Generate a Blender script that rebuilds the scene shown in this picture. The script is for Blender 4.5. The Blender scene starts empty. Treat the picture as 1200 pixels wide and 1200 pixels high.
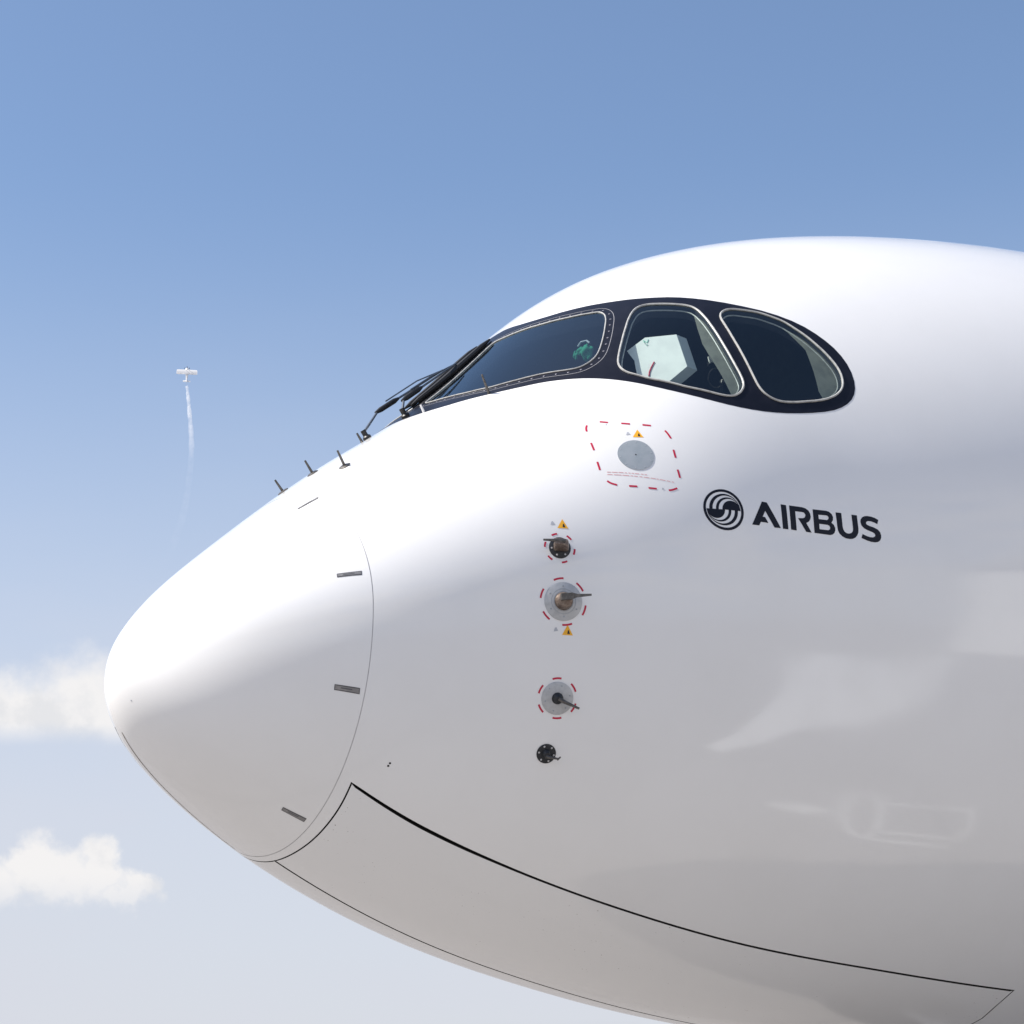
import bpy, math, random
import numpy as np
from mathutils import Vector, Matrix
from mathutils.geometry import delaunay_2d_cdt

random.seed(7)
SC = bpy.context.scene
COL = SC.collection
G = 5.40                     # height of the aircraft's datum line above the apron
R = math.radians

# ------------------------------------------------------------------ camera
cam_data = bpy.data.cameras.new('camera')
cam = bpy.data.objects.new('camera', cam_data)
COL.objects.link(cam)
cam_data.sensor_width = 36.0
cam_data.lens = 2614.68 / 1200.0 * 36.0
cam_data.clip_start = 0.1
cam_data.clip_end = 20000
_F = Vector((0.56303784, 0.78127642, 0.26943562))
_R = Vector((0.81342233, -0.58151457, -0.01359851))
_U = Vector((-0.14605654, -0.22682143, 0.96292239))
cam.matrix_world = Matrix(((_R.x, _U.x, -_F.x, -5.71513), (_R.y, _U.y, -_F.y, -12.08543),
                           (_R.z, _U.z, -_F.z, -3.86832 + G), (0, 0, 0, 1)))
SC.camera = cam

# ------------------------------------------------------------------ light, sky, exposure
SUN = Vector((-0.615, 0.285, 0.735)).normalized()       # towards the sun
sun_el = math.asin(SUN.z)
sun_rot = math.atan2(SUN.x, SUN.y)
sl = bpy.data.lights.new('sun', 'SUN')
sl.energy = 3.75
sl.angle = R(0.53)
sl.color = (1.0, 0.945, 0.87)
so = bpy.data.objects.new('sun', sl)
so.rotation_euler = SUN.to_track_quat('Z', 'Y').to_euler()
so.location = (0, 0, 60)
COL.objects.link(so)

SC.view_settings.view_transform = 'Standard'
SC.view_settings.look = 'None'
SC.view_settings.gamma = 1.0
SC.view_settings.use_curve_mapping = False
SC.view_settings.exposure = 0.85

world = bpy.data.worlds.new('World')
SC.world = world
world.use_nodes = True
wt = world.node_tree
wt.nodes.clear()


class NT:
    """tiny helper for writing node trees"""
    def __init__(s, tree):
        s.t = tree

    def n(s, kind, **kw):
        nd = s.t.nodes.new(kind)
        for k, v in kw.items():
            setattr(nd, k, v)
        return nd

    def put(s, sock, v):
        if hasattr(v, 'links'):
            s.t.links.new(v, sock)
        else:
            sock.default_value = v

    def m(s, op, a, b=0.0, c=0.0, clamp=False):
        nd = s.n('ShaderNodeMath', operation=op, use_clamp=clamp)
        for i, v in enumerate((a, b, c)):
            s.put(nd.inputs[i], v)
        return nd.outputs[0]

    def ramp(s, v, lo, hi, a=0.0, b=1.0):
        nd = s.n('ShaderNodeMapRange', interpolation_type='SMOOTHSTEP')
        s.put(nd.inputs[0], v)
        for i, q in enumerate((lo, hi, a, b)):
            s.put(nd.inputs[i + 1], q)
        return nd.outputs[0]

    def noise(s, vec, scale, detail=4.0, rough=0.5, dist=0.0):
        nd = s.n('ShaderNodeTexNoise')
        if vec is not None:
            s.put(nd.inputs['Vector'], vec)
        nd.inputs['Scale'].default_value = scale
        nd.inputs['Detail'].default_value = detail
        nd.inputs['Roughness'].default_value = rough
        nd.inputs['Distortion'].default_value = dist
        return nd.outputs['Fac']

    def mix(s, f, a, b):
        nd = s.n('ShaderNodeMix', data_type='RGBA')
        s.put(nd.inputs[0], f)
        for i, v in ((6, a), (7, b)):
            s.put(nd.inputs[i], v if hasattr(v, 'links') else (*v, 1.0))
        return nd.outputs[2]


w = NT(wt)
sky = w.n('ShaderNodeTexSky', sky_type='NISHITA')
sky.sun_disc = False
sky.sun_elevation = sun_el
sky.sun_rotation = sun_rot
sky.altitude = 50
sky.air_density = 1.0
sky.dust_density = 1.0
sky.ozone_density = 4.0
geo = w.n('ShaderNodeTexCoord')
sep = w.n('ShaderNodeSeparateXYZ')
wt.links.new(geo.outputs['Generated'], sep.inputs[0])
dx, dy, dz = sep.outputs
az = w.m('MULTIPLY', w.m('ARCTAN2', dy, dx), 57.29578)
el = w.m('MULTIPLY', w.m('ARCSINE', dz), 57.29578)
# fair-weather cumulus: billowy noise in (azimuth, elevation), stretched sideways
cv = w.n('ShaderNodeCombineXYZ')
wt.links.new(az, cv.inputs[0])
wt.links.new(el, cv.inputs[1])
vec = cv.outputs[0]
wob = w.m('SUBTRACT', w.noise(vec, 0.55, 7.0, 0.6), 0.5)
wn = w.n('ShaderNodeTexNoise')
wn.inputs['Scale'].default_value = 1.15
wn.inputs['Detail'].default_value = 7.0
wn.inputs['Roughness'].default_value = 0.56
wt.links.new(vec, wn.inputs['Vector'])
wsep = w.n('ShaderNodeSeparateColor')
wt.links.new(wn.outputs['Color'], wsep.inputs[0])
az_w = w.m('ADD', az, w.m('MULTIPLY', w.m('SUBTRACT', wsep.outputs[0], 0.5), 1.9))
el_w = w.m('ADD', el, w.m('MULTIPLY', w.m('SUBTRACT', wsep.outputs[1], 0.5), 1.5))


def puff(a0, e0, ra, re):
    p = w.m('DIVIDE', w.m('SUBTRACT', az_w, a0), ra)
    q = w.m('DIVIDE', w.m('SUBTRACT', el_w, e0), re)
    return w.m('SUBTRACT', 1.0, w.m('SQRT', w.m('ADD', w.m('MULTIPLY', p, p), w.m('MULTIPLY', q, q))))


def cloud(puffs, base, soft, fade=0.35):
    d = None
    for pf in puffs:
        v = puff(*pf)
        d = v if d is None else w.m('SMOOTH_MAX', d, v, 0.25)
    d = w.ramp(d, 0.0, soft)
    bl = w.m('ADD', el, w.m('MULTIPLY', wob, 0.35))
    return w.m('MULTIPLY', d, w.ramp(bl, base - fade * .4, base + fade))


c1 = cloud([(69.2, 9.9, 2.4, 1.25), (67.0, 10.1, 2.0, 1.85), (65.4, 10.2, 2.2, 2.15), (63.6, 10.2, 2.4, 1.7),
            (71.8, 9.9, 2.0, 0.9)], 9.75, 0.6, 0.5)
c2 = cloud([(66.35, 6.6, 0.9, 1.15), (65.6, 6.3, 1.0, 0.95), (64.75, 6.55, 0.75, 1.0), (67.4, 6.1, 1.1, 0.85),
            (63.9, 6.0, 0.8, 0.6), (70.2, 6.3, 1.3, 1.0)], 5.3, 0.55, 1.3)
# unseen cloud round the horizon, thickened to add fill on the shaded hull
band = w.m('MULTIPLY', w.ramp(el, 4.0, 6.0), w.ramp(el, 34.0, 18.0))
sv = w.n('ShaderNodeMapping')
sv.inputs['Scale'].default_value = (0.11, 0.30, 1)
wt.links.new(vec, sv.inputs[0])
fill_cloud = w.m('MULTIPLY', w.ramp(w.noise(sv.outputs[0], 1.0, 7.0, 0.6), 0.41, 0.55), band)
away = w.ramp(w.m('ABSOLUTE', w.m('SUBTRACT', az, 52.0)), 21.0, 30.0)
fill_cloud = w.m('MULTIPLY', fill_cloud, away)
# thin veil of high haze, brighter toward the horizon
veil = w.m('MULTIPLY', w.ramp(w.noise(sv.outputs[0], 0.7, 5.0, 0.55), 0.40, 0.75), w.ramp(el, 26.0, 6.0))
cover = w.m('MAXIMUM', w.m('MAXIMUM', c1, c2), fill_cloud)
tone = w.m('ADD', w.m('MULTIPLY', wob, 1.6), 0.55)
ccol = w.mix(w.ramp(tone, 0.30, 0.62), (4.35, 4.35, 4.42), (5.0, 4.9, 4.85))
air = w.n('ShaderNodeMix', data_type='RGBA', blend_type='MULTIPLY')
air.inputs[0].default_value = 1.0
wt.links.new(sky.outputs[0], air.inputs[6])
air.inputs[7].default_value = (1.04, 0.98, 0.935, 1)
haze = w.m('ADD', w.m('MULTIPLY', veil, 0.10), w.ramp(el, 25.0, 5.0, 0.0, 0.84), 0.0, True)
skyc = w.mix(haze, air.outputs[2], (3.68, 3.78, 4.22))
allsky = w.mix(w.m('MULTIPLY', cover, 0.93), skyc, ccol)
bg = w.n('ShaderNodeBackground')
bg.inputs['Strength'].default_value = 0.103
wt.links.new(allsky, bg.inputs['Color'])
ow = w.n('ShaderNodeOutputWorld')
wt.links.new(bg.outputs[0], ow.inputs['Surface'])

SC.cycles.volume_bounces = 3

# ------------------------------------------------------------------ materials
MATS = {}


def principled(name, col, rough=0.5, metal=0.0, spec=0.5):
    mt = bpy.data.materials.new(name)
    mt.use_nodes = True
    b = mt.node_tree.nodes['Principled BSDF']
    b.inputs['Base Color'].default_value = (*col, 1)
    b.inputs['Roughness'].default_value = rough
    b.inputs['Metallic'].default_value = metal
    b.inputs['Specular IOR Level'].default_value = spec
    MATS[name] = mt
    return mt, NT(mt.node_tree), b


def speckle(name, col, col2, scale, rough=0.5, metal=0.0, lo=0.4, hi=0.7):
    mt, t, b = principled(name, col, rough, metal)
    tc = t.n('ShaderNodeTexCoord').outputs['Object']
    t.put(b.inputs['Base Color'], t.mix(t.ramp(t.noise(tc, scale, 6.0, 0.6), lo, hi), col, col2))
    return mt, t, b


# glossy white paint with the faintest waviness in the sheet metal and a little grime
mt, t, b = principled('white_paint', (0.80, 0.80, 0.80), 0.09, 0.0, 0.85)
tc = t.n('ShaderNodeTexCoord').outputs['Object']
g1 = t.ramp(t.noise(tc, 1.6, 8.0, 0.62), 0.35, 0.75)
g2 = t.ramp(t.noise(tc, 55.0, 3.0, 0.6), 0.68, 0.78)
base = t.mix(t.m('MULTIPLY', g1, 0.35), (0.81, 0.81, 0.805), (0.76, 0.757, 0.745))
base = t.mix(t.m('MULTIPLY', g2, 0.10), base, (0.55, 0.54, 0.52))
t.put(b.inputs['Base Color'], base)
t.put(b.inputs['Roughness'], t.ramp(g1, 0.0, 1.0, 0.07, 0.13))
bp = t.n('ShaderNodeBump')
bp.inputs['Strength'].default_value = 0.10
bp.inputs['Distance'].default_value = 0.02
t.put(bp.inputs['Height'], t.noise(tc, 1.1, 2.0, 0.5))
t.t.links.new(bp.outputs[0], b.inputs['Normal'])

# the gear door is the same paint, splashed with specks of oil
mt, t, b = principled('door_paint', (0.78, 0.78, 0.775), 0.12)
tc = t.n('ShaderNodeTexCoord').outputs['Object']
s1 = t.ramp(t.noise(tc, 60.0, 2.0, 0.5), 0.70, 0.76)
s2 = t.ramp(t.noise(tc, 2.4, 3.0, 0.5), 0.48, 0.68)
t.put(b.inputs['Base Color'], t.mix(t.m('MULTIPLY', s1, s2), (0.78, 0.78, 0.775), (0.22, 0.20, 0.18)))

speckle('mask_paint', (0.006, 0.0065, 0.012), (0.010, 0.0105, 0.017), 9.0, 0.32)[2].inputs['Specular IOR Level'].default_value = 0.32
principled('decal_navy', (0.004, 0.006, 0.015), 0.4, 0.0, 0.25)
principled('decal_red', (0.50, 0.012, 0.05), 0.45)
principled('decal_yellow', (0.85, 0.42, 0.02), 0.45)
principled('decal_grey', (0.42, 0.44, 0.48), 0.5)
principled('decal_black', (0.02, 0.02, 0.02), 0.5)
speckle('plate_grey', (0.30, 0.335, 0.37), (0.26, 0.30, 0.335), 14.0, 0.5)
speckle('plate_metal', (0.47, 0.48, 0.49), (0.40, 0.41, 0.42), 30.0, 0.42, 0.35)
speckle('black_plate', (0.006, 0.008, 0.011), (0.016, 0.018, 0.022), 40.0, 0.45)
speckle('probe_bronze', (0.17, 0.125, 0.10), (0.30, 0.25, 0.21), 60.0, 0.42, 0.6)
speckle('dark_metal', (0.10, 0.095, 0.09), (0.17, 0.16, 0.15), 50.0, 0.42, 0.7)
principled('bolt_metal', (0.50, 0.50, 0.51), 0.4, 0.3)
principled('screw_dark', (0.16, 0.16, 0.19), 0.4, 0.3)
principled('decal_pink', (0.62, 0.27, 0.29), 0.5)
speckle('latch_metal', (0.24, 0.235, 0.235), (0.38, 0.365, 0.35), 14.0, 0.45, 0.5)
principled('latch_edge', (0.09, 0.09, 0.10), 0.5)
speckle('seal_light', (0.46, 0.46, 0.44), (0.33, 0.33, 0.32), 30.0, 0.42)
principled('frame_line', (0.28, 0.28, 0.30), 0.45)
principled('gap_dark', (0.012, 0.011, 0.010), 0.8)
principled('seam_sealant', (0.62, 0.62, 0.62), 0.6)
speckle('strip_brown', (0.20, 0.165, 0.13), (0.40, 0.37, 0.33), 22.0, 0.5, 0.3)
principled('wiper_black', (0.010, 0.010, 0.011), 0.45)
principled('wiper_steel', (0.20, 0.22, 0.24), 0.3, 0.8)
speckle('liner_dark', (0.018, 0.022, 0.032), (0.03, 0.034, 0.045), 4.0, 0.8)
speckle('reveal_beige', (0.20, 0.20, 0.165), (0.15, 0.15, 0.125), 10.0, 0.6)
speckle('cover_white', (0.78, 0.79, 0.76), (0.70, 0.71, 0.69), 6.0, 0.8)
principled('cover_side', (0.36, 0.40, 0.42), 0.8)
principled('green_cloth', (0.008, 0.24, 0.12), 0.9)
principled('green_ink', (0.34, 0.66, 0.55), 0.6)
principled('panel_black', (0.012, 0.013, 0.016), 0.6)
principled('tyre_rubber', (0.02, 0.02, 0.02), 0.8)
principled('plane_white', (0.80, 0.80, 0.80), 0.3)
principled('plane_red', (0.55, 0.30, 0.34), 0.4)
principled('plane_dark', (0.03, 0.035, 0.03), 0.4)
principled('hangar_door', (0.36, 0.30, 0.27), 0.6)
speckle('hangar_wall', (0.80, 0.80, 0.78), (0.74, 0.74, 0.72), 0.4, 0.6)
principled('hangar_trim', (0.28, 0.29, 0.30), 0.6)
principled('line_white', (0.82, 0.82, 0.80), 0.7)

# window glass: clear tinted pane, mirror-like by Fresnel
for nm, tint, ior in (('windscreen_glass', (0.74, 0.82, 0.83), 2.35), ('side_glass', (0.80, 0.87, 0.86), 1.8)):
    mt = bpy.data.materials.new(nm)
    mt.use_nodes = True
    MATS[nm] = mt
    t = NT(mt.node_tree)
    mt.node_tree.nodes.clear()
    o = t.n('ShaderNodeOutputMaterial')
    tr = t.n('ShaderNodeBsdfTransparent')
    tr.inputs[0].default_value = (*tint, 1)
    gl = t.n('ShaderNodeBsdfGlossy')
    gl.inputs['Roughness'].default_value = 0.02
    gl.inputs['Color'].default_value = (0.86, 0.97, 1.0, 1)
    # Schlick reflectance, the same from inside and outside the pane
    lw = t.n('ShaderNodeLayerWeight')
    lw.inputs[0].default_value = 0.5
    f0 = ((ior - 1) / (ior + 1)) ** 2
    fac = t.m('MULTIPLY_ADD', t.m('POWER', lw.outputs['Facing'], 5.0), 1 - f0, f0)
    mx = t.n('ShaderNodeMixShader')
    t.t.links.new(fac, mx.inputs[0])
    t.t.links.new(tr.outputs[0], mx.inputs[1])
    t.t.links.new(gl.outputs[0], mx.inputs[2])
    t.t.links.new(mx.outputs[0], o.inputs[0])

# apron concrete, in slabs
mt, t, b = principled('concrete', (0.24, 0.22, 0.20), 0.85)
tc = t.n('ShaderNodeTexCoord').outputs['Object']
br = t.n('ShaderNodeTexBrick')
t.put(br.inputs['Vector'], tc)
br.offset = 0.0
br.inputs['Scale'].default_value = 1.0
br.inputs['Brick Width'].default_value = 7.5
br.inputs['Row Height'].default_value = 7.5
br.inputs['Mortar Size'].default_value = 0.03
br.inputs['Color1'].default_value = (0.29, 0.275, 0.262, 1)
br.inputs['Color2'].default_value = (0.255, 0.24, 0.23, 1)
br.inputs['Mortar'].default_value = (0.06, 0.055, 0.05, 1)
st = t.ramp(t.noise(tc, 0.35, 8.0, 0.65), 0.35, 0.8)
t.put(b.inputs['Base Color'], t.mix(t.m('MULTIPLY', st, 0.5), br.outputs['Color'], (0.165, 0.155, 0.147)))

# ------------------------------------------------------------------ mesh helpers
def tag(o, label=None, cat=None, group=None, kind=None):
    for k, v in (('label', label), ('category', cat), ('group', group), ('kind', kind)):
        if v:
            o[k] = v
    return o


def empty(name, loc=(0, 0, 0)):
    o = bpy.data.objects.new(name, None)
    o.empty_display_size = 0.3
    o.location = loc
    COL.objects.link(o)
    return o


def mesh_obj(name, verts, faces, mat, parent=None, normals=None, smooth=False):
    me = bpy.data.meshes.new(name)
    me.from_pydata([tuple(map(float, v)) for v in verts], [], faces)
    me.materials.append(MATS[mat])
    if normals is not None or smooth:
        me.polygons.foreach_set('use_smooth', [True] * len(me.polygons))
    me.update()
    if normals is not None:
        me.normals_split_custom_set_from_vertices([tuple(map(float, n)) for n in normals])
    o = bpy.data.objects.new(name, me)
    COL.objects.link(o)
    if parent is not None:
        o.parent = parent
    return o


class MB:
    """collects closed solids, builds one mesh"""
    def __init__(s):
        s.v, s.f = [], []

    def add(s, v, f):
        k = len(s.v)
        s.v += [tuple(map(float, q)) for q in v]
        s.f += [tuple(i + k for i in q) for q in f]
        return s

    def tube(s, pts, rad, n=8, closed=False, cap=True):
        pts = [Vector(p) for p in pts]
        m = len(pts)
        rs = rad if hasattr(rad, '__len__') else [rad] * m
        up = None
        vs, fs = [], []
        for i, p in enumerate(pts):
            if closed:
                d = pts[(i + 1) % m] - pts[i - 1]
            else:
                d = pts[min(i + 1, m - 1)] - pts[max(i - 1, 0)]
            d.normalize()
            if up is None:
                up = Vector((0, 0, 1)) if abs(d.z) < 0.9 else Vector((1, 0, 0))
            a = d.cross(up).normalized()
            up = a.cross(d).normalized()
            for k in range(n):
                an = 2 * math.pi * k / n
                vs.append(p + (a * math.cos(an) + up * math.sin(an)) * rs[i])
        for i in range(m if closed else m - 1):
            j = (i + 1) % m
            for k in range(n):
                l = (k + 1) % n
                fs.append((i * n + k, j * n + k, j * n + l, i * n + l))
        if cap and not closed:
            fs.append(tuple(range(n)))
            fs.append(tuple((m - 1) * n + k for k in range(n - 1, -1, -1)))
        return s.add(vs, fs)

    def box(s, c, a, b, d):
        """box with half-axis vectors a, b, d"""
        c, a, b, d = map(Vector, (c, a, b, d))
        vs = [c + a * i + b * j + d * k for i in (-1, 1) for j in (-1, 1) for k in (-1, 1)]
        return s.add(vs, [(0, 1, 3, 2), (4, 6, 7, 5), (0, 4, 5, 1), (2, 3, 7, 6), (0, 2, 6, 4), (1, 5, 7, 3)])

    def lathe(s, c, ax, prof, n=24):
        """profile [(radius, height)] about axis ax from c"""
        c, ax = Vector(c), Vector(ax).normalized()
        u = ax.cross(Vector((0, 0, 1)) if abs(ax.z) < 0.9 else Vector((1, 0, 0))).normalized()
        q = ax.cross(u)
        vs, fs = [], []
        for r_, h in prof:
            for k in range(n):
                an = 2 * math.pi * k / n
                vs.append(c + ax * h + (u * math.cos(an) + q * math.sin(an)) * r_)
        for i in range(len(prof) - 1):
            for k in range(n):
                l = (k + 1) % n
                fs.append((i * n + k, i * n + l, (i + 1) * n + l, (i + 1) * n + k))
        fs.append(tuple(range(n - 1, -1, -1)))
        fs.append(tuple((len(prof) - 1) * n + k for k in range(n)))
        return s.add(vs, fs)

    def build(s, name, mat, parent=None, smooth=True):
        o = mesh_obj(name, s.v, s.f, mat, parent)
        if smooth:
            o.data.polygons.foreach_set('use_smooth', [True] * len(o.data.polygons))
            o.data.set_sharp_from_angle(angle=R(38))
        return o


# ------------------------------------------------------------------ the hull: lofted sections, x aft, y starboard
XK = np.array([0, .12, .4, .9, 1.6, 2.4, 3.2, 4.0, 5.0, 6.2, 7.6, 9.5, 13.0])
TK = np.sqrt(XK)
TOP = np.array([-1.1382, -0.8403, -0.5247, -0.0843, 0.4726, 1.0855, 1.8518, 2.3333, 2.6897, 2.9424, 3.0973, 3.1084, 3.0705])
BOT = np.array([-1.1382, -1.4782, -1.7466, -2.0746, -2.4247, -2.7147, -2.915, -3.07, -3.205, -3.33, -3.3986, -3.449, -3.4497])
WID = np.array([0.0, 0.296, 0.6746, 1.0963, 1.4837, 1.7971, 2.0406, 2.2102, 2.4369, 2.664, 2.8521, 2.9615, 2.9899])
ZCN = np.array([-1.1382, -1.1871, -1.0564, -0.907, -0.739, -0.5743, -0.458, -0.3455, -0.2357, -0.1138, -0.0331, 0.005, -0.0018])


def spline(yk):
    n = len(TK)
    h = np.diff(TK)
    A = np.zeros((n, n))
    b = np.zeros(n)
    A[0, 0] = A[-1, -1] = 1
    for i in range(1, n - 1):
        A[i, i - 1], A[i, i], A[i, i + 1] = h[i - 1], 2 * (h[i - 1] + h[i]), h[i]
        b[i] = 6 * ((yk[i + 1] - yk[i]) / h[i] - (yk[i] - yk[i - 1]) / h[i - 1])
    m = np.linalg.solve(A, b)

    def f(t):
        t = np.minimum(t, TK[-1])
        i = np.clip(np.searchsorted(TK, t) - 1, 0, n - 2)
        d = t - TK[i]
        hh = h[i]
        return yk[i] + d * ((yk[i + 1] - yk[i]) / hh - hh * (2 * m[i] + m[i + 1]) / 6) + d * d * m[i] / 2 \
            + d ** 3 * (m[i + 1] - m[i]) / (6 * hh)
    return f


fT, fB, fW, fZ = map(spline, (TOP, BOT, WID, ZCN))


def raw(x, ph):
    x = np.asarray(x, float)
    ph = np.asarray(ph, float)
    t = np.sqrt(np.maximum(x, 0))
    s_, c_ = np.sin(ph), np.cos(ph)
    zc = fZ(t)
    z = np.where(s_ >= 0, zc + (fT(t) - zc) * s_, zc + (zc - fB(t)) * s_)
    return np.stack([x + 0 * ph, -fW(t) * c_, z + G], -1)


def normal(x, ph):
    x = np.maximum(np.asarray(x, float), 2e-4)
    e = 1e-4 * np.maximum(np.sqrt(x), 0.05)
    n_ = np.cross(raw(x + e, ph) - raw(x - e, ph), raw(x, ph + 1e-4) - raw(x, ph - 1e-4))
    return n_ / (np.linalg.norm(n_, axis=-1, keepdims=True) + 1e-15)


def S(x, ph, h=0.0):
    """point on the hull at station x and section angle ph (0 = port, pi/2 = crown), h outwards"""
    return raw(x, ph) + np.asarray(h)[..., None] * normal(x, ph)


def SP(x, ph, h=0.0):
    return Vector(S(np.array([x]), np.array([ph]), np.array([h]))[0])


def frame(x, ph):
    """local frame at a point: origin, aft along the waterline, up along the skin, outwards"""
    n_ = Vector(normal(np.array([x]), np.array([ph]))[0])
    u = Vector((0, 0, 1)) - n_ * n_.z
    u.normalize()
    a = u.cross(n_)
    if a.x < 0:
        a = -a
    return SP(x, ph), a, u, n_


def local(x0, ph0, pts):
    """flat (a aft, b up) metres around a point -> hull coordinates"""
    o, a, u, n_ = frame(x0, ph0)
    e = 1e-4
    p0 = raw(np.array([x0]), np.array([ph0]))[0]
    tx = (raw(np.array([x0 + e]), np.array([ph0]))[0] - p0) / e
    tp = (raw(np.array([x0]), np.array([ph0 + e]))[0] - p0) / e
    M = np.array([[tx @ np.array(a), tp @ np.array(a)], [tx @ np.array(u), tp @ np.array(u)]])
    Mi = np.linalg.inv(M)
    return [(x0 + d[0], ph0 + d[1]) for d in (Mi @ np.array(p, float) for p in pts)]


def inside(poly, q):
    poly = np.asarray(poly)
    q = np.asarray(q)
    r_ = np.zeros(len(q), bool)
    x1, y1 = poly[-1]
    for x2, y2 in poly:
        c_ = (y1 > q[:, 1]) != (y2 > q[:, 1])
        with np.errstate(divide='ignore', invalid='ignore'):
            xi = (x2 - x1) * (q[:, 1] - y1) / (y2 - y1) + x1
        r_ ^= c_ & (q[:, 0] < xi)
        x1, y1 = x2, y2
    return r_


def resample(poly, step, closed=True):
    out = []
    n = len(poly)
    for i in range(n if closed else n - 1):
        p, q = np.array(poly[i]), np.array(poly[(i + 1) % n])
        k = max(1, int(math.ceil(np.linalg.norm((q - p) * [1, 1.8]) / step)))
        out += [tuple(p + (q - p) * j / k) for j in range(k)]
    if not closed:
        out.append(tuple(poly[-1]))
    return out


def smooth_poly(poly, n=2):
    """Chaikin: rounds a hand-measured outline"""
    for _ in range(n):
        o = []
        for i in range(len(poly)):
            p, q = np.array(poly[i]), np.array(poly[(i + 1) % len(poly)])
            o += [tuple(.75 * p + .25 * q), tuple(.25 * p + .75 * q)]
        poly = o
    return poly


def smooth_line(pl, n=2):
    for _ in range(n):
        o = [tuple(pl[0])]
        for i in range(len(pl) - 1):
            p, q = np.array(pl[i]), np.array(pl[i + 1])
            o += [tuple(.75 * p + .25 * q), tuple(.25 * p + .75 * q)]
        pl = o + [tuple(pl[-1])]
    return pl


def grow(poly, d):
    """offset a closed outline on the hull by d metres (outwards +)"""
    P3 = raw(*np.array(poly).T)
    N3 = normal(*np.array(poly).T)
    A = np.array(poly)
    area = 0.5 * np.sum(A[:, 0] * np.roll(A[:, 1], -1) - np.roll(A[:, 0], -1) * A[:, 1])
    out = []
    n = len(poly)
    for i in range(n):
        tn = P3[(i + 1) % n] - P3[i - 1]
        tn /= np.linalg.norm(tn) + 1e-12
        o = np.cross(tn, N3[i])
        x0, p0 = poly[i]
        e = 1e-4
        tx = (raw(x0 + e, p0) - raw(x0 - e, p0)) / (2 * e)
        tp = (raw(x0, p0 + e) - raw(x0, p0 - e)) / (2 * e)
        sol = np.linalg.lstsq(np.stack([tx, tp], 1), o, rcond=None)[0]
        out.append(sol)
    # sign: outward increases the area
    c = A.mean(0)
    sgn = 1 if sum(np.dot(o_, a_ - c) for o_, a_ in zip(out, A)) > 0 else -1
    return [tuple(a_ + sgn * d * o_) for a_, o_ in zip(A, out)]


def patch(name, outline, mat, parent=None, holes=(), h=0.002, step=0.06, wall=None, interior=True):
    """a piece of skin that follows the hull: outline and holes in hull coordinates"""
    K = 1.8
    pts, edges = [], []
    for ring in [outline] + list(holes):
        k = len(pts)
        pts += [Vector((p[0], p[1] * K)) for p in ring]
        edges += [(k + i, k + (i + 1) % len(ring)) for i in range(len(ring))]
    A = np.array(outline)
    if interior:
        gx = np.arange(A[:, 0].min(), A[:, 0].max(), step) + step * 0.37
        gp = np.arange(A[:, 1].min(), A[:, 1].max(), step / K) + step / K * 0.41
        gg = np.stack(np.meshgrid(gx, gp), -1).reshape(-1, 2)
        ok = inside(outline, gg)
        for hl in holes:
            ok &= ~inside(hl, gg)
        pts += [Vector((p[0], p[1] * K)) for p in gg[ok]]
    vs, _, fs, *_ = delaunay_2d_cdt(pts, edges, [], 0, 1e-7)
    V = np.array([(v.x, v.y / K) for v in vs])
    F = np.array([tuple(f) for f in fs])
    cen = V[F].mean(1)
    ok = inside(outline, cen)
    for hl in holes:
        ok &= ~inside(hl, cen)
    F = F[ok]
    P3 = S(V[:, 0], V[:, 1], np.full(len(V), h))
    N3 = normal(V[:, 0], V[:, 1])
    fn = np.cross(P3[F[:, 1]] - P3[F[:, 0]], P3[F[:, 2]] - P3[F[:, 0]])
    flip = (fn * N3[F[:, 0]]).sum(1) < 0
    F[flip] = F[flip][:, ::-1]
    used = np.unique(F)
    mp = -np.ones(len(V), int)
    mp[used] = np.arange(len(used))
    verts, norms, faces = P3[used].tolist(), N3[used].tolist(), [tuple(int(i) for i in f) for f in mp[F]]
    return mesh_obj(name, verts, faces, mat, parent, norms)


def rim(name, outline, h0, h1, mat, parent=None, taper=0.0):
    """wall along an outline from height h0 to h1 above the skin"""
    A = np.array(outline)
    B = np.array(grow(outline, -taper)) if taper else A
    n = len(A)
    v = np.concatenate([S(A[:, 0], A[:, 1], np.full(n, h0)), S(B[:, 0], B[:, 1], np.full(n, h1))])
    f = [(i, (i + 1) % n, n + (i + 1) % n, n + i) for i in range(n)]
    return mesh_obj(name, v, f, mat, parent, smooth=True)


def bead(name, outline, rad, h, mat, parent=None, closed=True, n=6):
    A = np.array(outline)
    pts = S(A[:, 0], A[:, 1], np.full(len(A), h))
    return MB().tube(pts, rad, n, closed).build(name, mat, parent)


def band(name, line, width, mat, parent=None, h=0.002, closed=False):
    """narrow painted stripe along a line on the hull"""
    A = np.array(line)
    P3 = S(A[:, 0], A[:, 1], np.full(len(A), h))
    N3 = normal(A[:, 0], A[:, 1])
    T = np.gradient(P3, axis=0)
    if closed:
        T = np.roll(P3, -1, 0) - np.roll(P3, 1, 0)
    T /= np.linalg.norm(T, axis=1)[:, None]
    O = np.cross(T, N3) * width / 2
    n = len(A)
    v = np.concatenate([P3 - O, P3 + O])
    f = [(i, n + i, n + (i + 1) % n, (i + 1) % n) for i in range(n if closed else n - 1)]
    return mesh_obj(name, v, f, mat, parent, np.concatenate([N3, N3]))


def mirror(poly):
    return [(x, math.pi - p) for x, p in poly][::-1]

# ------------------------------------------------------------------ the setting
def sheet(name, x0, x1, y0, y1, z, mat):
    return mesh_obj(name, [(x0, y0, z), (x1, y0, z), (x1, y1, z), (x0, y1, z)], [(0, 1, 2, 3)], mat)


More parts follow.
